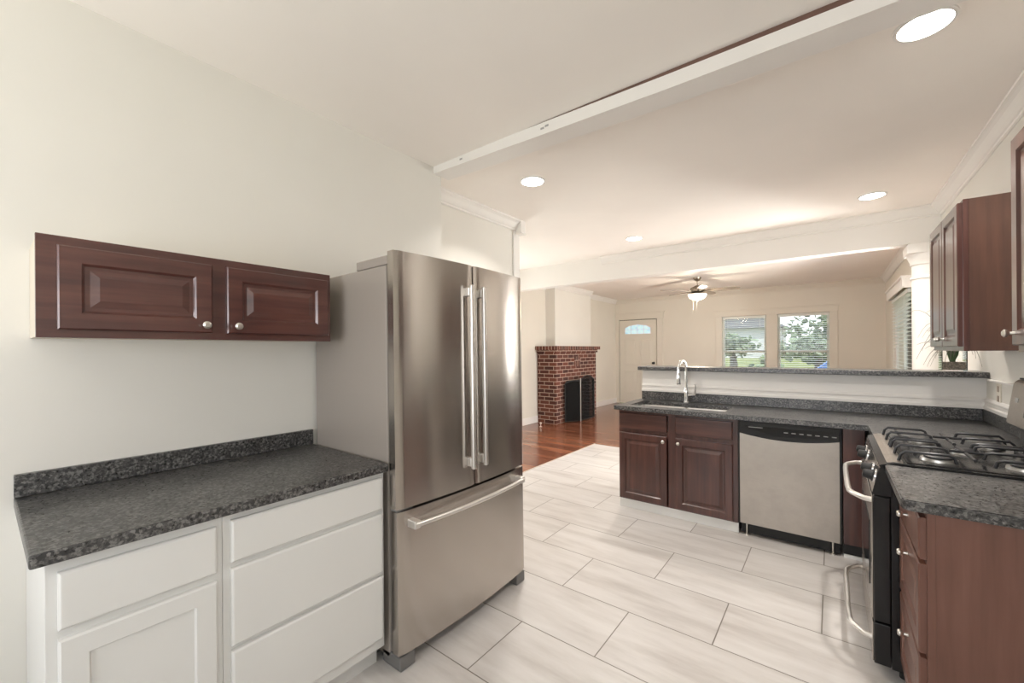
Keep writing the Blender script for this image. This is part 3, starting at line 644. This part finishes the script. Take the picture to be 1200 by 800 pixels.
# sink: two bowls under the worktop
sk = thing('kitchen_sink', (-1.05, 3.78, .70), 'double-bowl stainless sink set under the peninsula worktop', 'sink')
def bowl(x0, x1):
    b = bmesh.new(); L = []
    for ins, z in ((-.02, .871), (0, .871), (.004, .85), (.012, .72), (.03, .700), (.12, .696)):
        L.append([b.verts.new((x, y, z)) for x, y in ((x0+ins, SY0+ins), (x1-ins, SY0+ins), (x1-ins, SY1-ins), (x0+ins, SY1-ins))])
    for i in range(len(L)-1):
        for k in range(4): b.faces.new((L[i][k], L[i][(k+1) % 4], L[i+1][(k+1) % 4], L[i+1][k]))
    b.faces.new(L[-1]); bmesh.ops.recalc_face_normals(b, faces=b.faces); bmesh.ops.reverse_faces(b, faces=b.faces)
    o = MB().add(b).build('bowl', 'steel_bright', sk); md = o.modifiers.new('s', 'SOLIDIFY'); md.thickness = .002
    MB().lathe(((x0+x1)/2, (SY0+SY1)/2, .6965), [(.045, 0), (.045, .004), (.03, .006), (.02, .002)], 24).build('drain', 'chrome', o, smooth=True)
bowl(SX0-.006, -1.06); bowl(-1.035, SX1+.006)
fc = thing('faucet', (-1.063, 4.012, .91), 'chrome pull-down gooseneck faucet standing behind the sink', 'faucet')
bx_, by_ = -1.063, 4.012
MB().lathe((bx_, by_, .9105), [(.027, 0), (.027, .008), (.021, .014), (.019, .05), (.021, .10), (.018, .125), (.013, .14)], 24).build('base', 'chrome', fc, smooth=True)
dirv = Vector((-.25, -.968, 0)); pts = [Vector((bx_, by_, 1.04)), Vector((bx_, by_, 1.12)), Vector((bx_, by_, 1.20))]
for i in range(1, 15):
    a = PI*i/14; pts.append(Vector((bx_, by_, 1.215))+dirv*(.065-.065*math.cos(a))+Vector((0, 0, .085*math.sin(a))))
pts.append(pts[-1]+Vector((0, 0, -.03)))
MB().tube(pts, .0115, 14).build('spout', 'chrome', fc, smooth=True)
e = pts[-1]
MB().tube([e+Vector((0, 0, .005)), e+Vector((0, 0, -.02)), e+Vector((0, 0, -.09)), e+Vector((0, 0, -.10))], [.013, .0165, .019, .015], 16).build('spray_head', 'chrome', fc, smooth=True)
MB().tube([(bx_+.015, by_, .985), (bx_+.075, by_, .99)], .011, 12).tube([(bx_+.072, by_, .985), (bx_+.082, by_-.01, 1.06), (bx_+.080, by_-.02, 1.085)], [.009, .006, .005], 10).build('lever', 'chrome', fc, smooth=True)

# ------------------------------------------------------------------ dishwasher
DX0, DX1, DY = -.562, .052, 3.512
dwr = thing('dishwasher', (-.255, 3.8, 0), 'stainless dishwasher with black control strip under the peninsula worktop', 'dishwasher')
MB().box(DX0+.004, DX1-.004, DY+.035, 4.09, .10, .862).build('tub', 'blackmatte', dwr)
MB().box(DX0, DX0+.012, DY+.012, DY+.04, .09, .87).build('side_strip', 'blackmatte', dwr); MB().box(DX1-.012, DX1, DY+.012, DY+.04, .09, .87).build('side_strip', 'blackmatte', dwr)
def arc(z_mid, z_end, n=20): return [(DX0+.012+(DX1-DX0-.024)*i/n, z_mid+(z_end-z_mid)*(2*i/n-1)**2) for i in range(n+1)]
low = arc(.742, .775)
MB().prism([(DX0+.012, .098)]+low+[(DX1-.012, .098)], 1, DY, DY+.034, .0015).build('door', 'steel_dw', dwr)
MB().prism([(DX0+.012, .863)]+[(a, b_+.001) for a, b_ in low]+[(DX1-.012, .863)], 1, DY-.006, DY+.034, .001).build('control_panel', 'black', dwr)
cps = dwr.children[-1]
ins = [(DX0+.05+(DX1-DX0-.10)*i/16, .772+.055*(2*i/16-1)**2) for i in range(17)]
MB().prism(ins+[(DX1-.05, .838), (DX0+.05, .838)], 1, DY-.009, DY-.006).build('handle_recess', 'blackglass', cps)
for i in range(7): MB().box(-.27+i*.045, -.245+i*.045, DY-.0105, DY-.009, .803, .809).build('button_mark', 'grey_mark', cps)
MB().box(-.49, -.40, DY-.0105, DY-.009, .822, .828).build('badge', 'grey_mark', cps)
MB().box(DX0+.012, DX1-.012, DY+.06, DY+.075, .012, .098).build('toe_panel', 'blackmatte', dwr)
for x in (DX0+.05, DX1-.05): MB().lathe((x, DY+.045, 0), [(.016, 0), (.016, .01), (.006, .012), (.006, .1)], 14).build('levelling_leg', 'nickel', dwr)

# ------------------------------------------------------------------ gas range
RY0, RY1 = 2.352, 3.118
rg = thing('gas_range', (.48, 2.73, 0), 'stainless and black gas range with cast iron grates against the right wall', 'gas range')
MB().box(.196, .80, RY0, RY1, .045, .893, .002).build('body', 'black', rg)
MB().prism([(.160, .903), (.205, .918), (.79, .918), (.79, .893), (.196, .893), (.165, .889)], 1, RY0, RY1, .002).build('cooktop', 'black', rg)
MB().prism([(.186, .9135), (.2055, .9188), (.235, .9188), (.235, .9215), (.2045, .9215), (.184, .9155)], 1, RY0+.012, RY1-.012).build('cooktop_front_strip', 'steel_dw', rg)
MB().prism([(.25, .9185), (.70, .9185), (.70, .921), (.25, .921)], 1, RY0+.03, RY1-.03).build('burner_pan', 'black', rg)
cp = MB().prism([(.160, .889), (.196, .889), (.196, .775), (.137, .775)], 1, RY0+.002, RY1-.002, .002).build('control_panel', 'steel', rg)
for y in (RY0, RY1-.003): MB().prism([(.158, .890), (.20, .890), (.20, .773), (.134, .773)], 1, y, y+.003).build('end_cap', 'black', cp)
nrm = Vector((-.98, 0, .2)).normalized()
for i, y in enumerate((2.45, 2.585, 2.90, 3.03)):
    c0 = Vector((.149, y, .832)); kb = MB().tube([c0, c0+nrm*.006, c0+nrm*.008, c0+nrm*.034, c0+nrm*.040], [.027, .027, .022, .019, .015], 24).build('knob', 'blackmatte', rg, smooth=True)
    MB().tube([c0+nrm*.0005, c0+nrm*.004], .031, 24).build('knob_ring', 'chrome', kb, smooth=True)
od = MB().box(.139, .194, RY0+.002, RY1-.002, .232, .768, .004).build('oven_door', 'black', rg)
MB().box(.134, .139, RY0+.010, RY1-.010, .236, .764, .002).build('door_skin', 'steel', od)
MB().box(.131, .1345, RY0+.13, RY1-.13, .33, .62, .001).build('door_window', 'blackglass', od)
def bar(z, parent, x_out=.062):
    p = [(.136, RY0+.020, z), (.110, RY0+.026, z), (x_out+.010, RY0+.085, z), (x_out, RY0+.115, z), (x_out-.004, RY0+.2, z), (x_out-.004, RY1-.2, z), (x_out, RY1-.115, z), (x_out+.010, RY1-.085, z), (.110, RY1-.026, z), (.136, RY1-.020, z)]
    MB().tube(p, .0112, 12).build('handle', 'steel_bright', parent, smooth=True)
bar(.745, od)
drw = MB().box(.139, .194, RY0+.002, RY1-.002, .048, .224, .004).build('storage_drawer', 'black', rg)
MB().box(.134, .139, RY0+.010, RY1-.010, .052, .220, .002).build('drawer_skin', 'steel', drw)
bar(.150, drw)
for x in (.24, .74):
    for y in (RY0+.05, RY1-.05): MB().lathe((x, y, 0), [(.018, 0), (.018, .046)], 12).build('foot', 'blackmatte', rg)
# back guard with rounded top
bgd = MB().prism([(.682, 1.032), (.70, 1.022), (.80, 1.022), (.80, 1.232), (.79, 1.245), (.725, 1.245), (.708, 1.228)], 1, RY0+.005, RY1-.005, .004).build('backguard', 'steel_dw', rg)
MB().box(.725, .80, RY0+.02, RY1-.02, .919, 1.0215).build('riser', 'black', bgd)
MB().prism([(.722, 1.246), (.801, 1.246), (.801, 1.253), (.722, 1.253)], 1, RY0+.02, RY1-.03).build('top_cap', 'blackmatte', bgd)
MB().prism([(.6855, 1.08), (.700, 1.19), (.703, 1.19), (.688, 1.08)], 1, RY0+.22, RY1-.22).build('display', 'blackglass', bgd)
MB().prism([(.6925, 1.14), (.6952, 1.16), (.698, 1.16), (.695, 1.14)], 1, RY1-.12, RY1-.085).build('logo_mark', 'grey_mark', bgd)
# burners and grates
for (x, y, r) in ((.36, 2.50, .048), (.36, 2.96, .042), (.60, 2.50, .042), (.60, 2.96, .036), (.48, 2.735, .04)):
    br = MB().lathe((x, y, .921), [(r+.012, 0), (r+.010, .010), (r, .012)], 28).build('burner', 'alu', rg, smooth=True)
    MB().lathe((x, y, .933), [(r-.004, 0), (r, .002), (r, .007), (r-.008, .010)], 28).build('burner_cap', 'iron', br, smooth=True)
def grate(y0, y1):
    g = MB(); T = .006; zt = .964; x0, x1 = .225, .670
    ys = [y0+(y1-y0)*t for t in (0, .5, 1)]
    for y in ys:
        g.tube([(x0, y, .922), (x0+.006, y, .950), (x0+.020, y, zt), (x0+.15, y, zt), (x0+.165, y, zt-.006), (x0+.172, y, zt-.03)], T, 8)
        g.tube([(x1, y, .922), (x1-.006, y, .950), (x1-.020, y, zt), (x1-.15, y, zt), (x1-.165, y, zt-.006), (x1-.172, y, zt-.03)], T, 8)
    for x in (x0+.05, (x0+x1)/2, x1-.05): g.tube([(x, y0, zt-.010), (x, y1, zt-.010)], T, 8)
    g.tube([((x0+x1)/2-.05, (y0+y1)/2, zt-.006), ((x0+x1)/2+.05, (y0+y1)/2, zt-.006)], T, 8)
    g.build('grate', 'iron', rg, smooth=True)
for y0, y1 in ((RY0+.05, RY0+.355), (RY0+.41, RY0+.715)): grate(y0, y1)

# ------------------------------------------------------------------ near right base cabinet
NX = .240
nb = thing('base_cabinet', (.5, 2.09, 0), 'brown three-drawer base cabinet at the right edge before the gas range', 'cabinet')
MB().box(NX+.02, XR-.001, 1.862, 2.348, .10, .874).box(NX+.08, XR-.001, 1.862, 2.348, 0, .10).build('body', 'endpanel', nb)
MB().box(NX, NX+.02, 1.860, 2.348, .10, .874, .001).build('face_frame', 'endpanel', nb)
for v0, v1 in ((.715, .850), (.410, .700), (.110, .395)):
    d = MB().panel(fXn(NX), 1.872, 2.338, v0, v1, RAISED if v1-v0 > .2 else SLAB).build('drawer', 'endpanel', nb); knob(fXn(NX), 2.105, (v0+v1)/2+(.085 if v1-v0 > .2 else 0), .02, d, 'nickel', .012)
def corner_slab(x0, x1, y0, y1, z0, z1, r):
    p = [(x1, y0), (x1, y1), (x0, y1)]+[(x0+r-r*math.cos(a), y0+r-r*math.sin(a)) for a in [PI/2*i/8 for i in range(9)]]
    return MB().prism(p, 2, z0, z1, .004)
corner_slab(.178, XR-.001, 1.835, 2.350, .875, .910, .025).build('countertop', 'granite', None, label='short granite countertop at the right edge before the range', category='countertop')
MB().box(XR-.021, XR-.001, 1.84, 2.348, .911, .99, .002).build('backsplash', 'granite', None, label='granite backsplash strip behind the near right counter', category='backsplash')

# ------------------------------------------------------------------ right wall cabinets
def upper(y0, y1, z0, z1, label, xf=.527, ndoor=2, knobs='in'):
    t = thing('wall_cabinet', ((xf+XR)/2, (y0+y1)/2, z0), label, 'cabinet', 'dark wall cabinets on the right wall')
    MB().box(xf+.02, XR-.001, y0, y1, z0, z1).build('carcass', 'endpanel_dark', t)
    MB().box(xf, xf+.0195, y0-.001, y1+.001, z0-.001, z1+.001, .001).build('face_frame', 'cherry', t)
    wd = (y1-y0-.03)/ndoor
    for k in range(ndoor):
        a = y0+.012+k*(wd+.006); d = MB().panel(fXn(xf), a, a+wd, z0+.022, z1-.012, RAISED).build('door', 'cherry', t)
        kk = a+wd-.03 if (k == 0 and ndoor == 2) or knobs == 'far' else a+.03
        knob(fXn(xf), kk, z0+.065, .02, d)
    return t
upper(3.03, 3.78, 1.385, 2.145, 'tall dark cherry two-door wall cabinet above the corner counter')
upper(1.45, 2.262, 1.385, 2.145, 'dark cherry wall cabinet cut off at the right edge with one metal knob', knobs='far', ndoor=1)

# ------------------------------------------------------------------ vase with grasses on the bar
vx, vy = .678, 4.215
vs = thing('glass_vase', (vx, vy, 1.2385), 'square glass vase of pebbles and green grass stems on the bar end', 'vase')
h = .062
MB().box(vx-h, vx+h, vy-h, vy+h, 1.2385, 1.246).box(vx-h, vx-h+.004, vy-h, vy+h, 1.246, 1.40).box(vx+h-.004, vx+h, vy-h, vy+h, 1.246, 1.40).box(vx-h+.004, vx+h-.004, vy-h, vy-h+.004, 1.246, 1.40).box(vx-h+.004, vx+h-.004, vy+h-.004, vy+h, 1.246, 1.40).build('glass', 'glass', vs)
MB().box(vx-h+.006, vx+h-.006, vy-h+.006, vy+h-.006, 1.2475, 1.302, .004).build('pebble_fill', 'pebble', vs)
g = MB()
for i in range(70):
    a = random.uniform(0, 2*PI); r0 = random.uniform(0, .012); r1 = random.uniform(0, .055)
    g.tube([(vx+r0*math.cos(a), vy+r0*math.sin(a), 1.30), (vx+r1*.5*math.cos(a), vy+r1*.5*math.sin(a), 1.35), (vx+r1*math.cos(a), vy+r1*math.sin(a), 1.42+random.uniform(0, .1))], [.0035, .003, .001], 5)
g.build('stem_bundle', 'leaf', vs)
g = MB()
for i in range(46):
    a = random.uniform(0, 2*PI); R1 = random.uniform(.10, .26); top = random.uniform(1.46, 1.80)
    p0 = Vector((vx, vy, 1.33)); c = Vector((math.cos(a), math.sin(a), 0)); end = p0+c*R1
    if end.x > XR-.02: end.x = XR-.02-random.uniform(0, .03)
    end.z = max(1.27, top-random.uniform(.05, .32)); pk = p0+c*R1*.45; pk.x = min(pk.x, XR-.03); pk.z = top
    pp = []
    for k in range(9):
        s = k/8; pp.append(p0*(1-s)**2+pk*2*s*(1-s)+end*s*s)
    g.tube(pp, [.002]*6+[.0016, .0012, .0008], 4)
g.build('arching_grass', 'twig', vs)

# ------------------------------------------------------------------ outside, seen through the blinds
lw = MB().box(-30, 30, YF+.2, 46, -.4, -.3).box(.96, 30, -10, YF+.2, -.4, -.3).box(-30, -4.9, -10, YF+.2, -.4, -.3).box(-4.9, .96, -14, -2.5, -.4, -.3)
struct(lw, 'ground', 'lawn')
struct(MB().prism([(17.5, -.3), (29, .85), (31, .85), (34, -.3)], 0, -30, 30), 'ground_bank', 'lawn')
def tree(x, y, h, r, lab, low=.25, m='foliage', grp='trees beyond the house', cat='tree', name='tree'):
    t = thing(name, (x, y, -.3), lab, cat, grp)
    if cat == 'tree': MB().tube([(x, y, -.3), (x+.1, y, h*.35), (x, y+.1, h*.7)], [.22, .16, .08], 10).build('trunk', 'bark', t, smooth=True)
    b = bmesh.new(); N = int(260*(r/2.2)**1.2)+60
    for i in range(N):
        u = random.random()**.4; th = random.uniform(0, 2*PI); ph = math.acos(random.uniform(-1, 1))
        p = Vector((x+r*u*math.sin(ph)*math.cos(th), y+r*u*math.sin(ph)*math.sin(th), h*(low+1)/2+h*(1-low)/2*u*math.cos(ph)))
        s = random.uniform(.10, .24)*(r**.4)
        mt = Matrix.Translation(p) @ Matrix.Rotation(random.uniform(0, PI), 4, Vector((random.random(), random.random(), random.random()+.01)).normalized()) @ Matrix.Diagonal((s, s*.7, s*.25, 1))
        bmesh.ops.create_icosphere(b, subdivisions=1, radius=1, matrix=mt)
    MB().add(b).build('crown', m, t)
tree(-3.6, 21, 2.1, 1.1, 'leafy tree outside the left far window', .5)
tree(-.2, 33.0, 4.0, 2.4, 'distant leafy tree across the street between the windows', .2)
tree(-.5, 21.5, 1.9, 1.7, 'spreading tree outside the right far window', .45)
tree(-3.3, 13.2, 1.2, .8, 'low shrub outside the lower left far window', 0, 'foliage2', 'shrubs outside', 'shrub', 'shrub')
tree(-1.45, 12.8, 1.15, .75, 'rounded shrub outside the lower left far window, right of the first', 0, 'foliage2', 'shrubs outside', 'shrub', 'shrub')
tree(3.2, 9.5, 3.6, 1.2, 'tall bush outside the side window beyond the column', .0, 'foliage', 'shrubs outside', 'shrub', 'shrub')
hs = thing('house', (-8.5, 38, -.3), 'pale house with grey roof across the street', 'house')
MB().box(-13, -3, 36, 42, -.3, 3.0).build('walls', 'siding', hs); MB().prism([(-13.6, 3.0), (-2.4, 3.0), (-8, 5.6)], 1, 35.6, 42.4).build('roof', 'roof', hs)
for x in (-11.5, -8.3, -5.2): MB().box(x-.5, x+.5, 35.96, 36, 1, 2.3, .01).build('window', 'siding', hs)
cr = thing('car', (.5, 14.8, -.3), 'blue car parked outside the right far window', 'car')
prof = [(-1.55, .12), (-1.60, .50), (-1.45, .66), (-.55, .80), (-.05, 1.22), (1.1, 1.26), (1.75, .88), (2.15, .78), (2.2, .35), (2.15, .12)]
MB().prism([(a+.15, b_-.02) for a, b_ in prof], 1, 13.9, 15.6, .05).build('car_body', 'car', cr)
MB().prism([(.55, .90), (.65, 1.14), (1.25, 1.14), (1.6, .90)], 1, 13.885, 15.615).build('side_glass', 'blackglass', cr)
for x in (-.8, 1.75):
    for y in (13.9, 15.45): MB().lathe((x, y, 0), [(.31, 0), (.31, .16)], 24, 1).build('wheel', 'tyre', cr)
